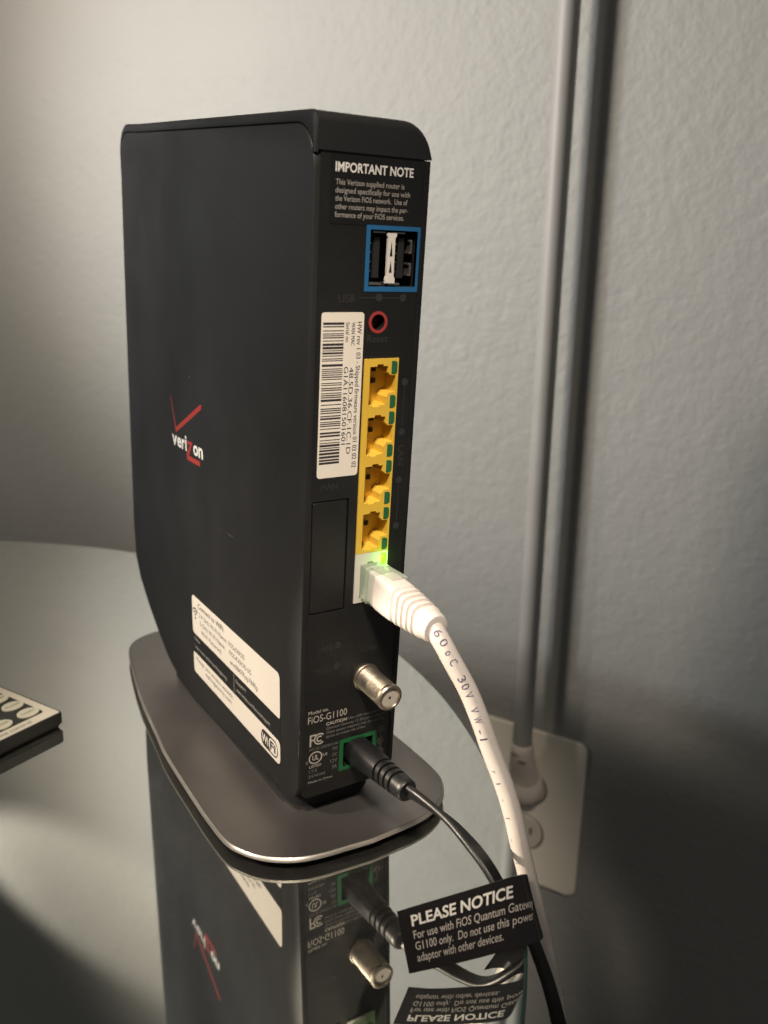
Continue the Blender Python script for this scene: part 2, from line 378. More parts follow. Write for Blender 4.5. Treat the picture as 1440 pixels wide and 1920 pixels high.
# side outline in (w, v), clockwise seen from the left: from back bottom up, over the top, down the front, along the bottom
def top_v(w): return 190.2 + (w-2)*0.0325
bottom = [(169.6, 14), (163.5, 5.5), (153, -2.5), (140, -10.2), (126, -16.8), (112, -20.0), (95, -20.4), (79, -18.4), (59, -15.9), (29, -12.2), (12, -10.2), (8, -9.6)]
def outline(inset=0.0, vmax=None, back_r=9.0, back_v=None, w0=0.0, w1=171.6, front_r=9.0):
    o = []
    a0 = w0+inset
    o += [(a0+4.5, -8.6+inset), (a0+1.6, -6.4+inset), (a0, -2.5+inset)]
    tv = lambda w: (top_v(w) if vmax is None else vmax)-inset
    if back_v is not None: o.append((a0, back_v))
    r = back_r
    o.append((a0, tv(a0)-r))
    for k in range(1, 7):
        an = math.radians(90*k/6); o.append((a0+r-r*math.cos(an), tv(a0)-r+r*math.sin(an)+(0.0325*(r-r*math.cos(an)) if vmax is None else 0)))
    for w in (30, 60, 90, 120, 145): o.append((w, tv(w)))
    b0 = w1-inset; r = front_r
    bow = lambda v: b0 - 0.9*((v-100)/90.0)**2
    for k in range(0, 7):
        an = math.radians(90*k/6); v = tv(b0)-r+r*math.cos(an); o.append((bow(tv(b0)-r)-r+r*math.sin(an), v))
    for v in (160, 130, 100, 70, 45, 29): o.append((bow(v), v))
    o += [(w-(inset if w > 120 else 0), v+inset) for w, v in bottom]
    return o
def slab(bm, layers, mi=0):
    """layers: list of (x, outline) lofted along x"""
    add_loft(bm, [[PX*x + PW*w + PV*v for w, v in ol][::1] for x, ol in layers], mi)
def full(inset): return outline(inset)
# left and right side shells
BR = 8.5
def side_ol(i): return outline(i+0.0, vmax=None, back_r=BR)
def drop(ol, d): return [(w, v-d if v > 150 else v) for w, v in ol]
bm = bmesh.new()
pan = lambda i: [(w, v) for w, v in drop(outline(i, back_r=10.5), 3.0)]
slab(bm, [(0.0, pan(0.5)), (0.12, pan(0.2)), (0.45, pan(0.05)), (1.9, pan(0.05))])
sp = link('side_panel', bm, M_shell, router, smooth=30)
bm = bmesh.new()
rp = lambda i: [(w, min(v, 180.75)) for w, v in outline(i, back_r=3.5)]
slab(bm, [(BW-1.9, rp(0.05)), (BW-0.5, rp(0.05)), (BW-0.12, rp(0.25)), (BW, rp(0.8))])
link('side_panel', bm, M_shell, router, smooth=30)
# core behind the ports
bm = bmesh.new()
core = [(w if w > 20 else max(w, 15), min(v, 180)) for w, v in outline(1.3)]
slab(bm, [(1.95, core), (BW-1.95, core)])
link('inner_body', bm, M_core, router)
# top cap: cap body plus the thin lip that runs over the side panel
bm = bmesh.new()
def cap_ol(i, dv=0.0, vb=181.05):
    pts = []
    r = 2.6
    tv = lambda w: top_v(w)-dv-i
    pts.append((i, vb)); pts.append((i, max(vb+0.3, tv(i)-r)))
    for k in range(1, 6):
        an = math.radians(90*k/5); pts.append((i+r-r*math.cos(an), max(vb+.3, tv(0)-r)+ (tv(0)-max(vb+.3, tv(0)-r))*math.sin(an)))
    for w in (30, 60, 90, 120, 145): pts.append((w, tv(w)))
    b0 = 170.8-i; r = 6.5
    for k in range(0, 7):
        an = math.radians(90*k/6); pts.append((b0-r+r*math.sin(an), tv(b0)-r+r*math.cos(an)))
    pts.append((b0, vb)); return pts
RT = 8.2
layers = [(1.0, cap_ol(0.1)), (1.02, cap_ol(0.0))]
layers += [(BW-RT, cap_ol(0.0))]
for k in range(1, 9):
    an = math.radians(90*k/8); layers.append((BW-RT+RT*math.sin(an), cap_ol(0.0, dv=RT*0.98*(1-math.cos(an)))))
slab(bm, layers)
# lip (left rim) between outer outline and the side panel outline
outer = [(w, v) for w, v in outline(0.0, back_r=2.6)][3:]
inner = [(w, v) for w, v in drop(outline(0.12, back_r=10.5), 2.75)][3:]
nlip = 1+6+5+7
seg_o = [(0.0, 180.4)] + outer[:nlip] + [(171.0, 178)]
seg_i = [(0.35, 180.4)] + [(w+ (0.75 if w < 1.0 else 0), v) for w, v in inner[:nlip]] + [(169.9, 178)]
seg_o = seg_o[:1] + seg_o[2:]; seg_i = seg_i[:1] + seg_i[2:]
seg_o[1] = (0.0, 187.0); 
for (x0, x1) in ((0.0, 1.05),):
    rows = []
    for (dx, fo, fi) in ((x1, 0, 0), (x0+0.45, 0, 0), (x0+0.1, 0.28, 0.1), (x0, 0.6, 0.25)):
        A = []; B = []
        for (wo, vo), (wi, vi) in zip(seg_o, seg_i):
            A.append((dx, wo+(wi-wo)*fo*0.6, vo+(vi-vo)*fo*0.6)); B.append((dx, wi+(wo-wi)*fi*0.6, vi+(vo-vi)*fi*0.6))
        rows.append((A, B))
    P3 = lambda q: PX*q[0] + PW*q[1] + PV*q[2]
    loops = []
    for j in range(len(seg_o)):
        ring = [rows[0][0][j], rows[1][0][j], rows[2][0][j], rows[3][0][j], rows[3][1][j], rows[2][1][j], rows[1][1][j], rows[0][1][j]]
        loops.append([P3(q) for q in ring])
    add_loft(bm, loops[::-1])
bmesh.ops.recalc_face_normals(bm, faces=bm.faces)
link('top_cap', bm, M_cap, router, smooth=34)

# back panel with openings
PITCH = 14.25; YT = 129.3
usb_h = rrect(17.1, 148.5, 31.9, 163.0, 0.3, 2)
reset_c = (20.8, 139.1)
jack_h = rrect(16.95, 56.5, 28.05, 129.35, 0.15, 1)
hatch_h = rrect(2.3, 55.2, 14.2, 89.9, 0.5, 3)
dc_h = rrect(15.9, 0.2, 26.6, 8.8, 0.2, 2)
bm = bmesh.new()
bo = rrect(1.95, -7.6, BW-1.95, 180.9, 0.4, 3, rs=(2, 3.5, .3, .3))
add_plate(bm, FB, bo, -1.4, -0.35, holes=[usb_h[::-1], ellipse(*reset_c, 2.15, 2.15, 24)[::-1], jack_h[::-1], hatch_h[::-1], dc_h[::-1]])
# dark linings behind the openings
add_pocket(bm, FB, rrect(15.9, 0.2, 26.6, 8.8, 0.2, 2), -1.3, 9)
add_pocket(bm, FB, ellipse(*reset_c, 2.15, 2.15, 24), -1.3, 7)
add_pocket(bm, FB, hatch_h, -1.3, 1.6)
# seam line of cap above: small ledge
add_box(bm, FB, 2.0, BW-2.0, 180.95, 181.6, -3, -1.6)
link('back_panel', bm, M_back, router, smooth=30)
bm = bmesh.new()
add_plate(bm, FB, rrect(2.75, 55.6, 13.8, 89.5, 0.5, 3), -2.4, -0.55, bevel=0.15)
link('port_cover', bm, M_back, router)
# raised lettering and dots moulded in the panel
H = -0.30
FBR = Frame(FB(0, 0), -PV, PX)               # text reading downwards on the back panel
for fr_, tx, x, y, w, h_ in ((FB, 'USB', 8.3, 144.3, 4.9, 2.2), (FB, 'Reset', 17.6, 133.7, 6.6, 2.0), (FBR, 'LAN', -104.0, 29.8, 6.0, 1.9), (FB, 'HAN', 5.0, 93.0, 5.2, 1.9),
                             (FB, 'LAN', 5.7, 42.5, 4.6, 2.1), (FB, 'WAN', 5.2, 35.1, 5.2, 2.1), (FB, 'Coax', 20.6, 39.6, 6.0, 2.1)):
    bm = bmesh.new(); add_text(bm, fr_, tx, x, y, w, h_, H, 0.01); link('raised_lettering', bm, M_emb, router)
for x0, x1, y0, y1 in ((14.4, 28.2, 145.4, 145.65), (30.5, 30.7, 109.2, 121.2), (30.5, 30.7, 80.7, 92.3)):
    bm = bmesh.new(); add_box(bm, FB, x0, x1, y0, y1, -0.34, H); link('raised_line', bm, M_emb, router)
for cx, cy in ((20.7, 145.6), (28.3, 145.6), (30.6, 122.4), (30.6, 107.9), (30.6, 93.6), (30.6, 79.4), (12.5, 43.8), (12.4, 36.8)):
    bm = bmesh.new(); add_plate(bm, FB, ellipse(cx, cy, 1.05, 1.05, 20), -0.34, H+0.02); link('raised_dot', bm, M_emb, router)

# top note sticker
bm = bmesh.new(); add_plate(bm, FB, rrect(4.8, 163.9, 32.0, 180.4, 0.6, 3), -0.34, -0.25)
st = link('note_sticker', bm, M_blabel, router)
bm = bmesh.new()
add_text(bm, FB, 'IMPORTANT NOTE', 6.1, 176.35, 23.2, 2.35, -0.22, 0.022)
link('heading', bm, M_white, st)
bm = bmesh.new()
for i, (tx, w) in enumerate((('This Verizon supplied router is', 20.4), ('designed specifically for use with', 22.3), ('the Verizon FiOS network.  Use of', 21.6), ('other routers may impact the per-', 21.9), ('formance of your FiOS services.', 20.8))):
    add_text(bm, FB, tx, 6.3, 173.35-i*1.95, w, 1.32, -0.22, 0.006, base=True)
link('fine_print', bm, M_grey, st)

# USB ports
bm = bmesh.new()
add_plate(bm, FB, rrect(15.9, 147.2, 33.0, 164.1, 0.15, 2), -0.34, -0.24, holes=[rrect(17.1, 148.5, 31.9, 163.0, 0.15, 2)[::-1]])
uf = link('usb_frame', bm, M_blue, router)
usb = bmesh.new()
add_pocket(usb, FB, usb_h, -0.4, 12)
up = link('usb_port', usb, M_core, router)
bm = bmesh.new()
add_plate(bm, FB, [(22.5, 149.4), (25.4, 149.4), (25.4, 150.6), (25.0, 151.2), (25.0, 161.0), (25.4, 161.6), (25.4, 162.3), (22.5, 162.3), (22.5, 161.6), (22.8, 161.0), (22.8, 151.2), (22.5, 150.6)], -1.3, -0.5)
link('port_divider', bm, M_usbw, up)
bm = bmesh.new()
for (ya, yb) in ((152.2, 155.3), (156.4, 160.2)):
    add_plate(bm, FB, [(23.45, ya), (24.3, ya), (23.9, yb)], -0.52, -0.44)
link('divider_slot', bm, M_core, up)
for xx in (19.3, 27.0):
    bm = bmesh.new(); add_box(bm, FB, xx, xx+1.9, 150.6, 161.2, -10, -2.0, bevel=0.15)
    link('usb_tongue', bm, mat('black_tongue', (0.02, 0.02, 0.02), 0.35), up)
bm = bmesh.new()
for xx in (17.6, 25.5):
    for k in range(4): add_box(bm, FB, xx, xx+0.55, 152.3+k*2.35, 152.7+k*2.35, -5, -1.4)
link('usb_contact', bm, M_usbm, up)
bm = bmesh.new()
for (a, b, c, d) in ((17.7, 21.4, 148.9, 149.5), (23.6, 27.2, 148.9, 149.5), (18.3, 22.0, 162.2, 162.55), (24.3, 28.2, 162.2, 162.55)):
    add_box(bm, FB, a, b, c, d, -5, -0.9)
for (ya, yb) in ((151.4, 154.8), (157.2, 160.8)):
    add_box(bm, FB, 30.2, 30.7, ya, yb, -5, -1.0); add_box(bm, FB, 29.7, 30.2, ya, ya+0.5, -5, -1.0); add_box(bm, FB, 29.7, 30.2, yb-0.5, yb, -5, -1.0)
link('usb_shell', bm, M_usbm, up)

# reset button
bm = bmesh.new()
add_plate(bm, FB, ellipse(*reset_c, 2.95, 2.95, 32), -0.34, -0.24, holes=[ellipse(*reset_c, 2.15, 2.15, 32)[::-1]])
rs = link('reset_button', bm, M_red, router)
bm = bmesh.new(); add_plate(bm, FB, ellipse(*reset_c, 1.7, 1.7, 24), -6, -3.6)
link('button', bm, mat('dark_red_plastic', (0.10, 0.015, 0.015), 0.5), rs)

# Ethernet ports: four yellow, one white
def jack_outline(y):     # cavity with its steps and latch slot; y = bottom of the cell
    c = y
    return [(18.8, c+1.15), (20.1, c+1.15), (20.3, c+0.75), (22.0, c+0.75), (22.3, c+1.2), (24.4, c+1.35), (24.4, c+3.4), (25.3, c+4.6), (27.25, c+4.7), (27.25, c+9.5),
            (25.5, c+9.6), (24.6, c+10.4), (24.6, c+12.1), (23.2, c+12.2), (23.0, c+12.7), (21.2, c+12.7), (21.0, c+12.1), (18.8, c+12.0)]
def jack(y0, y1, M, name, lit=None, darks=True, cover=False):
    bm = bmesh.new(); ol = jack_outline(y0)
    add_plate(bm, FB, [(17.0, y0), (28.0, y0), (28.0, y1), (17.0, y1)], -1.3, 0.05, holes=[ol[::-1]])
    add_pocket(bm, FB, ol, -1.25, 4.4)
    j = link(name, bm, M, router)
    if darks:
        bm = bmesh.new()
        add_box(bm, FB, 22.6, 23.8, y0+9.9, y0+11.1, -5.8, -5.2)
        link('latch_hole', bm, M_core, j)
        bm = bmesh.new(); add_box(bm, FB, 22.6, 23.8, y0+6.6, y0+7.9, -5.8, -5.2); link('latch_hole', bm, M_core, j)
    for k, ya in enumerate((y1-4.35, y0+0.35)):
        if lit is not None and k == 1: continue
        bm = bmesh.new()
        add_plate(bm, FB, rrect(25.7, ya, 27.55, ya+3.6, 0.85, 4, rs=(0.1, 0.85, 0.85, 0.1)), 0.0, 0.16)
        link('indicator_light', bm, M_ledon if lit == k else M_ledoff, j)
    return j
for k in range(4): jack(YT-PITCH*(k+1), YT-PITCH*k, M_yel, 'ethernet_port')
jack(56.6, 72.2, M_jwhite, 'internet_port', lit=0, darks=False)
gl = bpy.data.lights.new('port_light_glow', 'POINT'); gl.energy = 0.0011; gl.color = (0.25, 1.0, 0.04); gl.shadow_soft_size = 0.001
glo = bpy.data.objects.new('port_light_glow', gl); COL.objects.link(glo); glo.location = FB(26.8, 69.4, 2.2)*S

# barcode sticker
bm = bmesh.new(); add_plate(bm, FB, rrect(3.5, 96.6, 16.35, 141.8, 0.9, 4), -0.34, -0.24)
st = link('serial_sticker', bm, M_paper, router)
bm = bmesh.new(); v = 139.2; rnd = random.Random(5)
while v > 100.4:
    wd = rnd.choice((0.24, 0.24, 0.3, 0.5, 0.62)); add_plate(bm, FB, [(4.0, v-wd), (10.3, v-wd), (10.3, v), (4.0, v)], -0.24, -0.215)
    v -= wd + rnd.choice((0.26, 0.3, 0.34, 0.55, 0.8))
link('barcode', bm, M_ink, st)
bm = bmesh.new()
add_text(bm, FBR, 'HW rev 1 03 - Shipped firmware version 01 03 02 02', -139.3, 14.35, 40.4, 1.35, -0.20, 0.0, base=True)
add_text(bm, FBR, 'WAN MAC', -139.2, 12.55, 6.2, 1.15, -0.20)
add_text(bm, FBR, '48.5D.36.CF.1C.1D', -127.2, 12.35, 24.2, 1.35, -0.20)
add_text(bm, FBR, 'Serial no', -139.2, 10.85, 5.2, 1.15, -0.20)
add_text(bm, FBR, 'G1A116081501601', -127.4, 10.7, 21.6, 1.35, -0.20)
link('lettering', bm, M_ink, st)

# coax connector
FC = Frame(FB(22.8, 30.7, 0), PX, PV)
bm = bmesh.new()
rings = [sup(FC, 0, 0, r, r, h, n=40) for r, h in ((4.55, -0.6), (4.55, 0.4), (4.35, 0.6), (3.8, 0.65))]
h = 0.7
while h < 12.6:
    rings += [sup(FC, 0, 0, 3.65, 3.65, h, n=40), sup(FC, 0, 0, 4.05, 4.05, h+0.40, n=40), sup(FC, 0, 0, 4.05, 4.05, h+0.52, n=40), sup(FC, 0, 0, 3.65, 3.65, h+0.9, n=40)]; h += 0.92
rings += [sup(FC, 0, 0, r, r, hh, n=40) for r, hh in ((3.8, 12.9), (4.15, 13.1), (4.15, 14.1), (3.8, 14.5), (3.15, 14.55), (2.95, 14.2), (2.9, 13.9))]
add_loft(bm, rings)
cx = link('coax_connector', bm, M_metal, router, smooth=30)
bm = bmesh.new(); add_plate(bm, FC, ellipse(0, 0, 2.9, 2.9, 32), 13.5, 14.0)
ci = link('connector_insert', bm, M_diel, cx)
bm = bmesh.new(); add_plate(bm, FC, ellipse(0, 0, 0.45, 0.45, 16), 13.9, 14.03)
link('pin_hole', bm, M_core, cx)

# model sticker round the power jack
bm = bmesh.new()
add_plate(bm, FB, rrect(1.98, -3.4, 31.9, 24.8, 0.5, 3), -0.34, -0.26, holes=[dc_h[::-1]])
st = link('model_sticker', bm, mat('model_label_film', (0.0125, 0.012, 0.0115), 0.38, var=0.1), router)
bm = bmesh.new()
add_plate(bm, FB, rrect(14.5, -1.1, 27.9, 10.2, 0.1, 1), -0.26, -0.18, holes=[rrect(15.9, 0.2, 26.6, 8.8, 0.1, 1)[::-1]])
link('power_jack_frame', bm, M_green, router)
bm = bmesh.new(); add_text(bm, FB, 'FiOS-G1100', 3.1, 18.9, 13.5, 2.45, -0.23, 0.0)
add_text(bm, FB, 'Model no.', 3.2, 22.05, 6.9, 1.25, -0.23, 0.0)
add_text(bm, FB, 'CAUTION', 9.4, 16.85, 7.3, 1.15, -0.23, 0.02)
# FC mark
add_box(bm, FB, 3.9, 4.45, 10.8, 14.9, -0.26, -0.23); add_box(bm, FB, 4.45, 6.0, 14.35, 14.9, -0.26, -0.23); add_box(bm, FB, 4.45, 5.6, 12.7, 13.2, -0.26, -0.23)
for r in (2.0, 1.1):
    o_ = ellipse(7.3, 12.9, r, r, 18, 45, 315); i_ = ellipse(7.3, 12.9, r-0.45, r-0.45, 18, 45, 315)
    add_plate(bm, FB, o_ + i_[::-1], -0.26, -0.23)
# UL mark
add_plate(bm, FB, ellipse(6.1, 6.5, 2.35, 2.2, 32), -0.26, -0.23, holes=[ellipse(6.1, 6.5, 1.95, 1.8, 32)[::-1]])
add_text(bm, FB, 'UL', 5.0, 5.6, 2.2, 1.9, -0.23, 0.02)
add_text(bm, FB, 'C', 2.8, 4.9, 0.75, 0.9, -0.23, 0.01); add_text(bm, FB, 'US', 8.7, 6.3, 1.5, 0.95, -0.23, 0.01)
add_text(bm, FB, 'LISTED', 4.0, 3.1, 4.2, 0.9, -0.23, 0.01)
add_text(bm, FB, 'Made in China', 3.9, -2.4, 8.4, 0.7, -0.23, 0.0)
link('lettering', bm, mat('cream_print', (0.46, 0.42, 0.36), 0.5), st)
bm = bmesh.new()
for i, (tx, x, w) in enumerate((('Use with included FiOS', 17.2, 13.4), ('Quantum Gateway 12-3A power adaptor.', 9.5, 21.6), ('Other power adaptors may damage the', 9.5, 20.8), ('device or create risk of fire.', 9.5, 14.2))):
    add_text(bm, FB, tx, x, 17.0-i*1.5-(0.1 if i else 0), w, 0.98, -0.23, 0.0, base=True)
add_text(bm, FB, 'FCC ID: 2ABTEG1100', 3.9, 8.95+0.3, 10.0, 0.85, -0.23, 0.0)
for tx, yy in (('DC', 5.1), ('12V', 2.9), ('3A', 0.7)): add_text(bm, FB, tx, 12.1 if len(tx) < 3 else 11.4, yy, 1.7 if len(tx) < 3 else 2.5, 1.25, -0.23, 0.0)
add_box(bm, FB, 11.9, 13.9, 8.2, 8.35, -0.26, -0.23); add_box(bm, FB, 11.9, 13.9, 7.6, 7.7, -0.26, -0.23)
add_text(bm, FB, 'I.T.E.', 4.0, 1.35, 3.0, 1.0, -0.23); add_text(bm, FB, 'E474184', 4.0, -0.5, 5.6, 1.0, -0.23)
for cy, g in ((10.1, '+'), (5.9, 'o'), (1.9, '-')):
    add_plate(bm, FB, ellipse(29.7, cy, 1.15, 1.15, 20), -0.26, -0.23, holes=[ellipse(29.7, cy, 0.95, 0.95, 20)[::-1]])
add_box(bm, FB, 29.1, 30.3, 10.0, 10.2, -0.26, -0.23); add_box(bm, FB, 29.6, 29.8, 9.5, 10.7, -0.26, -0.225)
add_plate(bm, FB, ellipse(29.7, 5.9, 0.4, 0.4, 12), -0.26, -0.23); add_box(bm, FB, 29.1, 30.3, 1.8, 2.0, -0.26, -0.23)
add_box(bm, FB, 29.6, 29.8, 7.1, 8.9, -0.26, -0.23); add_box(bm, FB, 29.6, 29.8, 3.1, 4.7, -0.26, -0.23)
link('fine_print', bm, M_dgrey, st)

# side sticker (reading frame: x = -y)
bm = bmesh.new(); add_plate(bm, FS, rrect(-92.6, -1.5, -12.3, 30.9, 1.6, 4), -0.04, 0.05)
st = link('wifi_sticker', bm, M_blabel, router)
for (z0, z1, rs_) in ((15.2, 30.8, (1.6, 1.0, 2.0, 1.8)), (-1.35, 7.0, (1.8, 2.0, 2.0, .6))):
    bm = bmesh.new(); add_plate(bm, FS, rrect(-92.4, z0, -12.45, z1, 1.6, 4, rs=rs_), 0.05, 0.10); link('paper_field', bm, M_paper, st)
bm = bmesh.new()
for tx, x, y, w, h_, b in (('Connect to WiFi:', -85.8, 27.2, 26.5, 2.0, 0.012), ('2.4 GHz Wi-Fi Name:', -85.0, 23.9, 28.5, 1.75, 0), ('5 GHz Wi-Fi Name:', -84.0, 20.7, 25.5, 1.75, 0), ('Wi-Fi Password:', -83.0, 17.5, 21.0, 1.75, 0),
                           ('FIOS-KXROD', -55.0, 23.9, 14.5, 1.75, 0), ('FIOS-KXROD-5G', -54.5, 20.7, 19.5, 1.75, 0), ('wvs0847Rop769lip', -54.0, 17.3, 24.5, 1.9, 0),
                           ('Manage your wireless network:', -89.5, 4.3, 37.5, 1.6, 0), ('myfiosgateway.com', -79.5, 1.7, 26.0, 1.6, 0)):
    add_text(bm, FS, tx, x, y, w, h_, 0.13, b, base=True)
for k, r in enumerate((1.1, 2.3, 3.5)):     # radio wave mark
    o_ = ellipse(-89.0, 22.6, r, r*1.05, 12, 40, 140); i_ = ellipse(-89.0, 22.6, r-0.6, (r-0.6)*1.05, 12, 40, 140)
    add_plate(bm, FS, o_ + i_[::-1], 0.10, 0.13)
add_plate(bm, FS, ellipse(-89.0, 22.0, 0.55, 0.6, 12), 0.10, 0.13)
# badge, dark half and outlined half
bx0, bx1, by0, by1 = -27.3, -14.2, -0.35, 5.6
add_plate(bm, FS, rrect(bx0, by0, bx1, by1, 2.6, 8), 0.10, 0.13, holes=[rrect(bx0+6.2, by0+0.5, bx1-0.5, by1-0.5, 2.0, 6)[::-1]])
add_text(bm, FS, 'Fi', -20.2, 1.0, 4.3, 3.2, 0.13, 0.03)
link('lettering', bm, M_ink, st)
bm = bmesh.new(); add_text(bm, FS, 'Wi', -26.7, 1.0, 5.0, 3.2, 0.16, 0.02)
link('badge_lettering', bm, M_paper, st)
bm = bmesh.new()
add_text(bm, FS, 'Name', -91.0, 12.6, 6.0, 1.3, 0.08); add_text(bm, FS, 'Learn more: verizon.com/fiosgateway', -90.5, 9.2, 33.0, 1.5, 0.08, base=True)
add_text(bm, FS, 'Support', -49.0, 12.2, 9.0, 1.4, 0.08, base=True); add_text(bm, FS, 'www.verizon.com/fiosroutersupport', -48.5, 9.0, 28.5, 1.5, 0.08, base=True)
add_box(bm, FS, -50.9, -50.7, 7.6, 14.7, 0.05, 0.08)
link('fine_print', bm, M_grey, st)

# logo on the side
bm = bmesh.new()
# white letters
def lt(tx, x, w, y=86.6, h_=3.9): add_text(bm, FS, tx, x, y, w, h_, 0.06, 0.03)
vL = lambda tx, x, w, h_: add_text(bm, FS, tx, x, 86.7, w, h_, 0.06, 0.028)
vL('v', -108.3, 5.6, 3.9); vL('e', -102.5, 4.7, 3.9); vL('r', -97.3, 3.3, 3.9); vL('i', -93.6, 1.6, 5.7); vL('o', -84.9, 5.0, 3.9); vL('n', -79.5, 4.4, 3.9)
lg = link('logo_lettering', bm, M_white, router)
bm = bmesh.new()
add_plate(bm, FS, [(-103.6, 91.9), (-75.4, 104.5), (-75.2, 105.9), (-76.3, 106.1), (-103.4, 93.9), (-108.2, 105.4), (-108.5, 105.2)], 0.0, 0.05)
add_plate(bm, FS, [(-91.4, 90.9), (-91.4, 89.6), (-88.4, 89.6), (-92.0, 86.0), (-92.3, 85.2), (-91.6, 83.6), (-78.6, 83.6), (-78.6, 85.4), (-89.9, 85.4), (-85.6, 90.9)][::-1], 0.0, 0.055)
link('logo_check_mark', bm, M_logored, router)
# base plate
def base_ring(e, z):
    half = [(0.0, 0.0), (8, 0.6), (17, 1.4), (24.5, 3.4), (32, 8.2), (37, 14.8), (39.6, 22), (40.3, 35), (40.3, 48), (39.7, 78), (38.2, 94), (35.0, 125), (30.0, 155), (25.5, 175), (20.5, 183.5), (11, 188.5), (0, 189.6)]
    P = catmull([(a, b, 0) for a, b in half], 5)
    pts = [(17 + p.x, -17.4 + p.y) for p in P]; pts += [(17 - p.x, -17.4 + p.y) for p in P[-2:0:-1]]
    n = len(pts); out = []
    for i in range(n):
        a = Vector(pts[i-1]); b = Vector(pts[(i+1) % n]); tt = (b-a).normalized(); nn = Vector((tt.y, -tt.x))
        out.append(Vector((pts[i][0]-nn.x*e, pts[i][1]-nn.y*e, z)))
    return out
ZB = -16.0
bm = bmesh.new()
add_loft(bm, [base_ring(1.4, ZB-1.6), base_ring(0.3, ZB-1.5), base_ring(0.0, ZB-1.2), base_ring(0.05, ZB-1.0), base_ring(0.75, ZB-0.12), base_ring(0.95, ZB)])
for f in bm.faces:
    c = f.calc_center_median()
    f.material_index = 1 if (len(f.verts) == 4 and c.z > ZB-1.45 and c.z < ZB-0.07) else 0
link('base_plate', bm, [M_base, M_rim], router, smooth=25)
bm = bmesh.new()
add_loft(bm, [base_ring(13.5, ZT+0.02), base_ring(12.5, ZT+0.6), base_ring(12.5, ZB-1.55)])
link('rubber_foot', bm, M_core, router, smooth=30)
# neck between body and plate
bm = bmesh.new()
def neck(e, z):
    return [Vector((x, y, z)) for x, y in rrect(1.6+e, 8+e, 33-e, 128-e, 9, 6)]
add_loft(bm, [neck(-0.2, ZB), neck(0.2, ZB+1.0), neck(0.6, -6.0)])
link('base_neck', bm, M_core, router, smooth=30)

# ------------------------------------------------------------------ ethernet cable
eth = empty('ethernet_cable', FB(22, 63.2, 0), 'cream white network cable plugged into the white port, bending down past the outlet', 'cable')
FP = Frame(FB(22.1, 63.6, 0), PX, PV)
# axis leans slightly to the right and down on its way out
AX = (Vector((23.0, -34.8, 60.1)) - FP.o).normalized()
u_ = (PX - AX*PX.dot(AX)).normalized(); FP = Frame(FP.o, u_, AX.cross(u_))
bm = bmesh.new()
add_loft(bm, [sup(FP, 0.0, 0, 3.35, 5.35, -1.0, 12), sup(FP, 0.0, 0, 3.35, 5.35, 9.5, 12)])
add_loft(bm, [sup(FP, 3.9, 0, 0.6, 2.6, 1.2, 10), sup(FP, 4.6, 0, 0.6, 2.6, 9.0, 10)])
add_loft(bm, [sup(FP, 0.6, 5.6, 2.6, 0.35, 3.0, 8), sup(FP, 1.6, 5.75, 2.6, 0.3, 13.5, 8)])
add_loft(bm, [sup(FP, 0.0, 0, 3.6, 5.75, 3.2, 12), sup(FP, 0.0, 0, 3.6, 5.75, 4.0, 12)])
link('clear_housing', bm, M_clear, eth, smooth=30)
bm = bmesh.new()
sec = [(0.0, 3.1, 5.0, 4.3, 12), (0.0, 3.1, 5.0, 7.3, 12), (0.0, 2.9, 4.8, 7.35, 12), (0.0, 2.9, 4.8, 7.75, 12), (0.0, 3.5, 5.3, 7.8, 9), (0.05, 3.8, 5.5, 9.2, 7), (0.1, 4.1, 5.5, 13.5, 6), (0.15, 4.2, 5.4, 17.6, 5)]
for i in range(5):
    h0 = 18.0+i*2.45; k = i/5
    e = 4.5-1.9*k; a = 4.25-0.15*k; b = 5.35-1.0*k
    sec += [(0.15, a-0.72, b-0.78, h0+0.10, e), (0.15, a-0.72, b-0.78, h0+0.85, e), (0.15, a, b, h0+1.0, e), (0.15, a, b, h0+2.25, e)]
sec += [(0.1, 4.1, 4.35, 31.0, 2.4), (0.05, 4.1, 4.2, 33.2, 2.1), (0.0, 3.8, 3.9, 34.0, 2.0), (0.0, 2.9, 2.9, 34.2, 2.0)]
add_loft(bm, [sup(FP, c, 0, a, b, h, e, 40) for c, a, b, h, e in sec])
link('plug_boot', bm, M_cable, eth, smooth=45)
EP = [tuple(FP(0, 0, 31.0)), (23.0, -36.6, 59.6)] + [(24.1, -39.2, 56.4), (26.1, -41.4, 51.4), (29.6, -44.3, 43.4), (32.4, -46.9, 34.8), (34.8, -49.4, 26.0), (37.3, -52.8, 16.5), (39.0, -55.2, 8.4), (40.8, -56.9, -0.9), (44.0, -57.6, -12.1), (49.1, -57.3, -27.6), (54.8, -56.0, -43.2), (61.4, -53.9, -61.8), (69.0, -51.3, -84.5)] + [(84, -43, -135), (96, -36, -200), (104, -28, -290)]
path = Path(catmull(EP, 9), (0, 0, 1))
RC = 2.65
bm = bmesh.new()
tube(bm, path, lambda i, L: [(RC*math.cos(2*math.pi*k/24), RC*math.sin(2*math.pi*k/24)) for k in range(24)])
jk = link('jacket', bm, M_cable, eth, smooth=True)
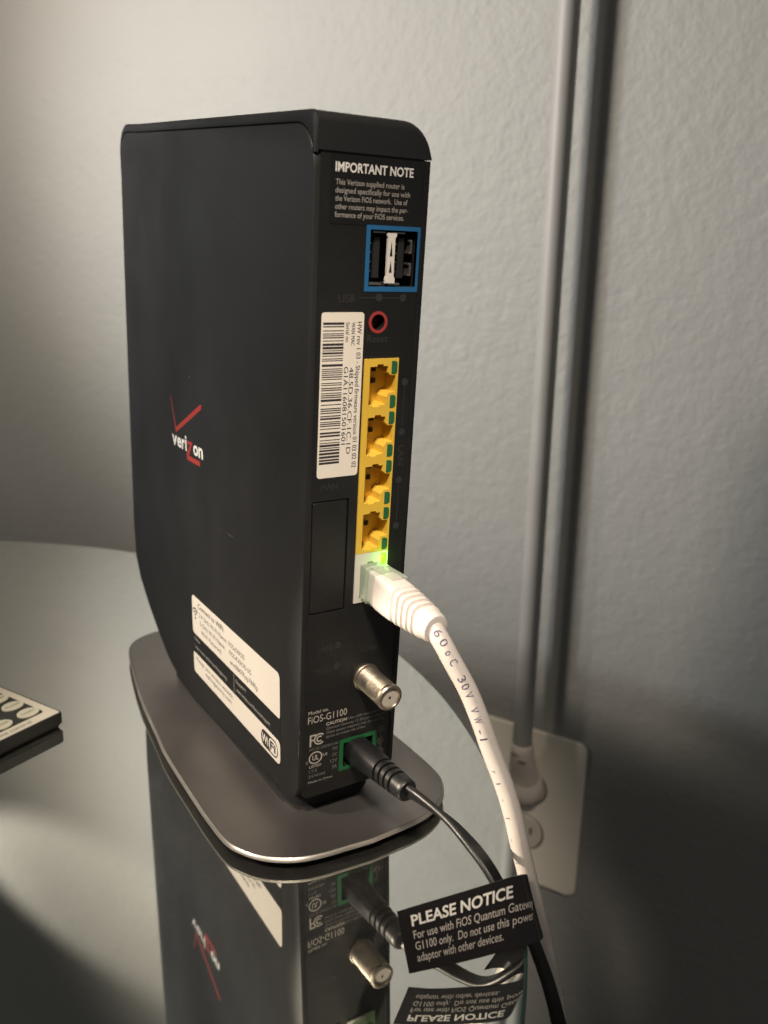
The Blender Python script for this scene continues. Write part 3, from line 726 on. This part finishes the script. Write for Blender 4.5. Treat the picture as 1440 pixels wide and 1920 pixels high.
# printing wrapped on the jacket
bm = bmesh.new()
def wrap_text(body, L0, width, hgt, ang):
    t2 = bmesh.new(); vs, fs = glyphs(body, 0.0)
    V = [t2.verts.new((x, y, 0)) for x, y in vs]
    for f in fs:
        try: t2.faces.new([V[i] for i in f])
        except ValueError: pass
    bmesh.ops.subdivide_edges(t2, edges=[e for e in t2.edges if e.calc_length() > 0.1], cuts=2, use_grid_fill=True)
    bmesh.ops.triangulate(t2, faces=t2.faces)
    x0 = min(v[0] for v in vs); x1 = max(v[0] for v in vs); y1 = 0.7
    sx = width/(x1-x0); sy = hgt/y1; mp = {}
    for v in t2.verts:
        P, T, A, B = path.at(L0 + (v.co.x-x0)*sx)
        # direction towards the camera at this place, then turn round the cable
        d = CAM - P; d = (d - T*d.dot(T)).normalized(); q = d.cross(T)      # q: up direction of the writing
        if q.dot(RGT) < 0: q = -q
        a = ang + ((v.co.y*sy)-hgt/2)/RC
        mp[v] = bm.verts.new(P + (d*math.cos(a) + q*math.sin(a))*(RC+0.06))
    for f in t2.faces: bm.faces.new([mp[v] for v in f.verts])
    t2.free()
for tx, L0, w in (('6', 3.8, 1.5), ('0', 6.3, 1.5), ('o', 9.0, 1.1), ('C', 11.8, 1.5), ('3', 17.0, 1.5), ('0', 19.3, 1.5), ('V', 22.0, 1.5), ('V', 26.6, 1.5), ('W', 29.6, 1.9), ('-', 33.0, 1.1), ('1', 35.4, 0.5)):
    wrap_text(tx, L0-w/2, w, 2.3, 0.15 - max(0, L0-8)*0.018)
for i, tx in enumerate('r1-l-ir'):
    wrap_text(tx, 45+i*(3.2+i*0.5), 0.8 if tx in 'r-' else 0.35, 1.2, -0.5-i*0.05)
link('jacket_printing', bm, M_inkblue, jk)

# ------------------------------------------------------------------ power cable
pw = empty('power_cable', FB(21, 4.5, 0), 'black power cord with a black notice tag, plugged into the green framed jack', 'cable')
p0 = FB(20.6, 4.9, -3); p1 = Vector((21.9, -28.5, 5.6)); AX = (p1-p0).normalized()
u_ = (PX - AX*PX.dot(AX)).normalized(); FD = Frame(p0, u_, AX.cross(u_)); LD = (p1-p0).length
bm = bmesh.new()
sec = [(3.9, 4.3, 0, 3.2), (3.95, 4.35, 5.5, 3.0), (3.9, 4.25, 10, 2.6), (3.85, 4.1, 16, 2.4)]
for i in range(4):
    h0 = LD-13.6+i*2.6; k = i/4; a = 3.75-0.35*k; b = 3.95-0.45*k
    sec += [(a, b, h0, 2.3), (a-0.75, b-0.75, h0+0.12, 2.2), (a-0.75, b-0.75, h0+1.0, 2.2), (a-.05, b-.05, h0+1.12, 2.3)]
sec += [(3.35, 3.45, LD-1.7, 2.1), (3.3, 3.4, LD-0.5, 2), (2.9, 3.0, LD, 2), (1.5, 1.5, LD+0.1, 2)]
add_loft(bm, [sup(FD, 0, 0, a, b, h, e, 36) for a, b, h, e in sec])
link('plug', bm, M_cord, pw, smooth=45)
CP = [tuple(FD(0, 0, LD-3)), tuple(FD(0.3, 0.2, LD+1.2)), (23.2, -34.2, 5.6), (25.6, -43.6, 3.9), (26.7, -52.3, 1.6), (27.5, -59.2, -1.3), (28.5, -64.2, -5.5), (30.4, -68.4, -10.9), (33.4, -71.7, -17.0), (37.3, -72.1, -26.1), (41.5, -72.2, -36.8),
      (45.4, -72.4, -48.6), (49.6, -72.1, -62.4), (55, -70, -90), (62, -66, -140), (70, -60, -230)]
cpath = Path(catmull(CP, 9), (0, 0, 1))
bm = bmesh.new()
def twin(i, L):
    r = 1.12; out = []
    tw = math.radians(10 + 75*min(1, max(0, (L-4)/26)) + 60*max(0, (L-60)/60))
    n = 12
    for k in range(n): 
        a = math.radians(-75 - 0 + (150+0)*k/(n-1)); out.append((1.0 + r*math.cos(a), r*math.sin(a)))
    for k in range(n):
        a = math.radians(105 + 150*k/(n-1)); out.append((-1.0 + r*math.cos(a), r*math.sin(a)))
    # groove between the two wires
    out.insert(n, (0, r*0.55)); out.append((0, -r*0.55))
    c, s = math.cos(tw), math.sin(tw)
    return [(a*c-b*s, a*s+b*c) for a, b in out]
tube(bm, cpath, twin)
link('cord', bm, M_cord, pw, smooth=50)
# folded tag
TP = catmull([(-1.8, -60.5, -3.1), (5.4, -63.2, -1.4), (16.0, -66.7, 0.6), (25.4, -69.4, 2.1), (30.1, -70.0, 1.9), (34.2, -68.0, -1.0), (34.8, -65.2, -4.6), (33.2, -62.8, -6.2), (30.5, -61.6, -6.8), (27.5, -61.0, -7.0)], 8)
BP = catmull([(-0.8, -65.5, -18.4), (5.1, -68.2, -17.3), (13.6, -71.3, -16.3), (22.6, -74.2, -15.3), (29.0, -75.6, -15.3), (34.6, -75.0, -16.2), (37.2, -71.4, -17.6), (35.2, -68.2, -18.8), (32.5, -66.8, -19.0), (29.5, -66.0, -19.2)], 8)
tl = [0]; 
for a, b in zip(TP, TP[1:]): tl.append(tl[-1]+(b-a).length)
def tag_at(s, tt, off=0.0):
    s = min(max(s, 0), tl[-1]-1e-4); i = 0
    while tl[i+1] < s: i += 1
    f = (s-tl[i])/(tl[i+1]-tl[i])
    a = TP[i]*(1-f)+TP[i+1]*f; b = BP[i]*(1-f)+BP[i+1]*f
    du = (TP[i+1]-TP[i]).lerp(BP[i+1]-BP[i], 0.5); dv = a-b; nn = du.cross(dv).normalized()
    return a.lerp(b, tt/15.8) + nn*off
bm = bmesh.new(); NR = 6
for off, flip in ((0.10, False), (-0.10, True)):
    G = [[bm.verts.new(tag_at(tl[i], 15.8*j/NR, off)) for j in range(NR+1)] for i in range(len(tl))]
    for i in range(len(tl)-1):
        for j in range(NR):
            q = (G[i][j], G[i][j+1], G[i+1][j+1], G[i+1][j]); bm.faces.new(q if not flip else q[::-1])
    if off > 0: G0 = G
n = len(tl)
for j in range(NR):
    for i in (0, n-1): bm.faces.new((G0[i][j], G0[i][j+1], G[i][j+1], G[i][j]))
for i in range(n-1):
    for j in (0, NR): bm.faces.new((G0[i][j], G0[i+1][j], G[i+1][j], G[i][j]))
bmesh.ops.recalc_face_normals(bm, faces=bm.faces)
tg = link('notice_tag', bm, M_tag, pw, smooth=40)
bm = bmesh.new()
tm = lambda X, Y: tag_at(X, 15.8-Y, 0.17)
def tag_text(body, s0, s1, t_top, t_base, bold):
    # letter by letter in words so the writing follows the curve
    vs, fs = glyphs(body, bold); t2 = bmesh.new(); V = [t2.verts.new((x, y, 0)) for x, y in vs]
    for f in fs:
        try: t2.faces.new([V[i] for i in f])
        except ValueError: pass
    bmesh.ops.triangulate(t2, faces=t2.faces)
    x0 = min(v[0] for v in vs); x1 = max(v[0] for v in vs); sx = (s1-s0)/(x1-x0); sy = (t_base-t_top)/0.69; mp = {}
    for v in t2.verts: mp[v] = bm.verts.new(tag_at(s0+(v.co.x-x0)*sx, t_base - v.co.y*sy, 0.17))
    for f in t2.faces: bm.faces.new([mp[v] for v in f.verts])
    t2.free()
tag_text('PLEASE NOTICE', 3.2, 31.2, 1.9, 4.5, 0.025)
link('heading', bm, M_white, tg)
bm = bmesh.new()
tag_text('For use with FiOS Quantum Gateway', 3.2, 38.0, 5.7, 7.7, 0.004)
tag_text('G1100 only.  Do not use this power', 3.2, 37.0, 8.5, 10.5, 0.004)
tag_text('adaptor with other devices.', 3.2, 28.8, 11.3, 13.3, 0.004)
link('fine_print', bm, mat('tag_grey_print', (0.52, 0.47, 0.42), 0.5), tg)

# ------------------------------------------------------------------ remote control
E1 = Vector((-0.4478, 0.8941, 0)); E2 = Vector((-0.8616, -0.5075, 0)); E2 = (E2 - E1*E2.dot(E1)).normalized()
ZR = -14.0
rem = empty('remote_control', Vector((-47.8, 107.2, ZT)) + E1*45 + E2*27, 'thin black remote control with cream oval buttons lying flat near the left edge', 'remote control')
FR = Frame((-47.8, 107.2, ZR), -E2, E1)        # x runs from far end to the corner, so writing reads towards the corner (x <= 0)
WR, LR = 54.0, 96.0
bm = bmesh.new()
body = lambda e: [FR(x, y, 0) for x, y in rrect(-WR+e, e, -e, LR-e, 1.6, 4)]
lay = [(1.8, -6.45), (0.9, -6.0), (0.4, -4.8), (0.0, -4.5), (0.0, -0.5), (0.35, -0.05)]
add_loft(bm, [[p + Vector((0, 0, h)) for p in body(e)] for e, h in lay])
link('casing', bm, M_remote, rem, smooth=30)
bm = bmesh.new(); add_plate(bm, FR, rrect(-WR+0.9, 0.7, -1.0, LR-1, 0.6, 3), -0.06, 0.08, ); link('face_film', bm, M_rface, rem)
bm = bmesh.new(); add_plate(bm, FR, rrect(-WR+5, 5.6, -4.2, LR-5, 1.6, 4), 0.08, 0.14); link('black_field', bm, M_rpanel, rem)
bm = bmesh.new(); add_text(bm, FR, 'remote control', -31.0, 2.35, 19.0, 1.9, 0.12, 0.004)
link('lettering', bm, M_ink, rem)
names = {(0, 0): 'FADE7', (0, 1): 'FLASH', (0, 2): 'SLOW', (1, 0): 'MODE'}
for ci in range(4):
    for ri in range(9):
        cx_ = -(8.7+ci*11.6); cy_ = 9.3+ri*9.3
        bm = bmesh.new()
        grey = (ci >= 1 and ri == 1) and ci == 1
        ol = rrect(cx_-3.7, cy_-3.0, cx_+3.7, cy_+3.0, 1.4, 4) if grey else ellipse(cx_, cy_, 4.3, 3.5, 28)
        add_plate(bm, FR, ol, 0.14, 0.75, bevel=0.12)
        b = link('button', bm, M_rbtn2 if grey else M_rbtn, rem)
        bm = None
        if (ci, ri) in names:
            bm = bmesh.new(); add_text(bm, FR, names[(ci, ri)], cx_-2.9, cy_-0.6, 5.8, 1.2, 0.80, 0.0)
        elif grey:
            bm = bmesh.new(); add_plate(bm, FR, ellipse(cx_, cy_, 1.2, 1.1, 16), 0.75, 0.8)
        if bm: link('button_print', bm, M_ink, b)

# ------------------------------------------------------------------ wall outlet, plug and grey tube
FWL = Frame(wp(0, 0), -WU, (0, 0, 1))
outlet = empty('wall_outlet', wp(4, -221, 0), 'ivory duplex outlet plate with rounded corners on the wall below the grey tube', 'outlet')
bm = bmesh.new()
add_plate(bm, FWL, rrect(-46, -283.5, 37, -159, 7, 8), 0, 3.2)
pl = link('wall_plate', bm, M_plate, outlet, smooth=30)
bv = pl.modifiers.new('edge', 'BEVEL'); bv.width = 0.0018; bv.segments = 4; bv.limit_method = 'ANGLE'
SX = -4.2
for cy in (-205, -242):
    bm = bmesh.new(); add_plate(bm, FWL, ellipse(SX+0.5, cy, 14.6, 14.4, 36), 2.0, 3.27); link('socket_gap_shade', bm, M_core, outlet)  # black disc paints the shadow crescent round the socket, shifted right
    bm = bmesh.new(); add_plate(bm, FWL, ellipse(SX, cy, 13.9, 13.7, 36), 2.0, 4.4, bevel=0.5); sk = link('socket', bm, M_plug, outlet)
    bm = bmesh.new(); add_box(bm, FWL, SX-6.2, SX-4.6, cy-1, cy+6, 4.3, 4.48); link('socket_slot', bm, M_core, sk)
    bm = bmesh.new(); add_box(bm, FWL, SX+4.6, SX+6.2, cy-1, cy+5, 4.3, 4.48); link('socket_slot', bm, M_core, sk)
    bm = bmesh.new(); add_plate(bm, FWL, ellipse(SX, cy-6.5, 2.2, 2.2, 16), 4.3, 4.48); link('socket_slot', bm, M_core, sk)
plug = empty('power_plug', wp(4, -201, 5), 'round pale plug with a short neck in the upper socket under the grey tube', 'plug')
bm = bmesh.new()
FQ = Frame(wp(0, 0), -WU, (0, 0, 1))
prof = [(13.0, 4.6), (13.6, 5.4), (13.6, 9.5), (12.6, 12.5), (9.5, 15.0), (5, 16.2), (1.5, 16.5)]
add_loft(bm, [sup(FQ, SX-0.2, -201.5, r, r*1.1, h, 2.1, 36) for r, h in prof])
link('plug_body', bm, M_plug, plug, smooth=50)
bm = bmesh.new()
def hsec(u, z, d, a, b, n=28, e=2.2):
    return [wp(u + a*abs(math.cos(t))**(2/e)*(1 if math.cos(t) >= 0 else -1), z, d + b*abs(math.sin(t))**(2/e)*(1 if math.sin(t) >= 0 else -1)) for t in [2*math.pi*k/n for k in range(n)]]
add_loft(bm, [hsec(4.0, -205, 9, 10, 6), hsec(4.0, -194, 11, 10.5, 6.5), hsec(4.0, -184, 14, 10, 7.5), hsec(3.9, -175, 17.5, 8.6, 8.0), hsec(3.8, -168, 19.5, 7.8, 7.8), hsec(3.8, -162.6, 20, 7.6, 7.6), hsec(3.8, -162.0, 20, 7.0, 7.0)])
link('plug_neck', bm, M_plug, plug, smooth=50)
for zz, uu in ((-168.0, 6.2), (-173.0, 1.2)):
    bm = bmesh.new()
    add_loft(bm, [[wp(uu+a, zz+b, dd-0.05*a*a) for a, b in ((-2.6, -.45), (-1.3, -.45), (0, -.45), (1.3, -.45), (2.6, -.45), (2.6, .45), (1.3, .45), (0, .45), (-1.3, .45), (-2.6, .45))] for dd in (25.0 if zz > -170 else 24.2, 27.6 if zz > -170 else 26.9)])
    link('neck_slot', bm, mat('brown_slot_plastic', (0.16, 0.13, 0.10), 0.5), plug)
tube_o = None
bm = bmesh.new()
TT = [wp(3.8, -163.5, 20), wp(4.2, -150, 20), wp(5.1, -50, 20), wp(6.3, 80, 20), wp(7.2, 200, 20), wp(7.8, 310, 20), wp(9.0, 640, 20)]
tpath = Path(catmull(TT, 8), WU)
tube(bm, tpath, lambda i, L: [((6.6 - (0.9*max(0, 1-L/2.0)))*math.cos(2*math.pi*k/32), (6.6-(0.9*max(0, 1-L/2.0)))*math.sin(2*math.pi*k/32)) for k in range(32)])
tube_o = link('cord_tube', bm, M_tube, smooth=40)
tube_o['label'] = 'long grey tube running down the wall and ending above the pale plug'; tube_o['category'] = 'tube'
for o in list(COL.objects):
    if o.type == 'MESH':
        o.data.validate()
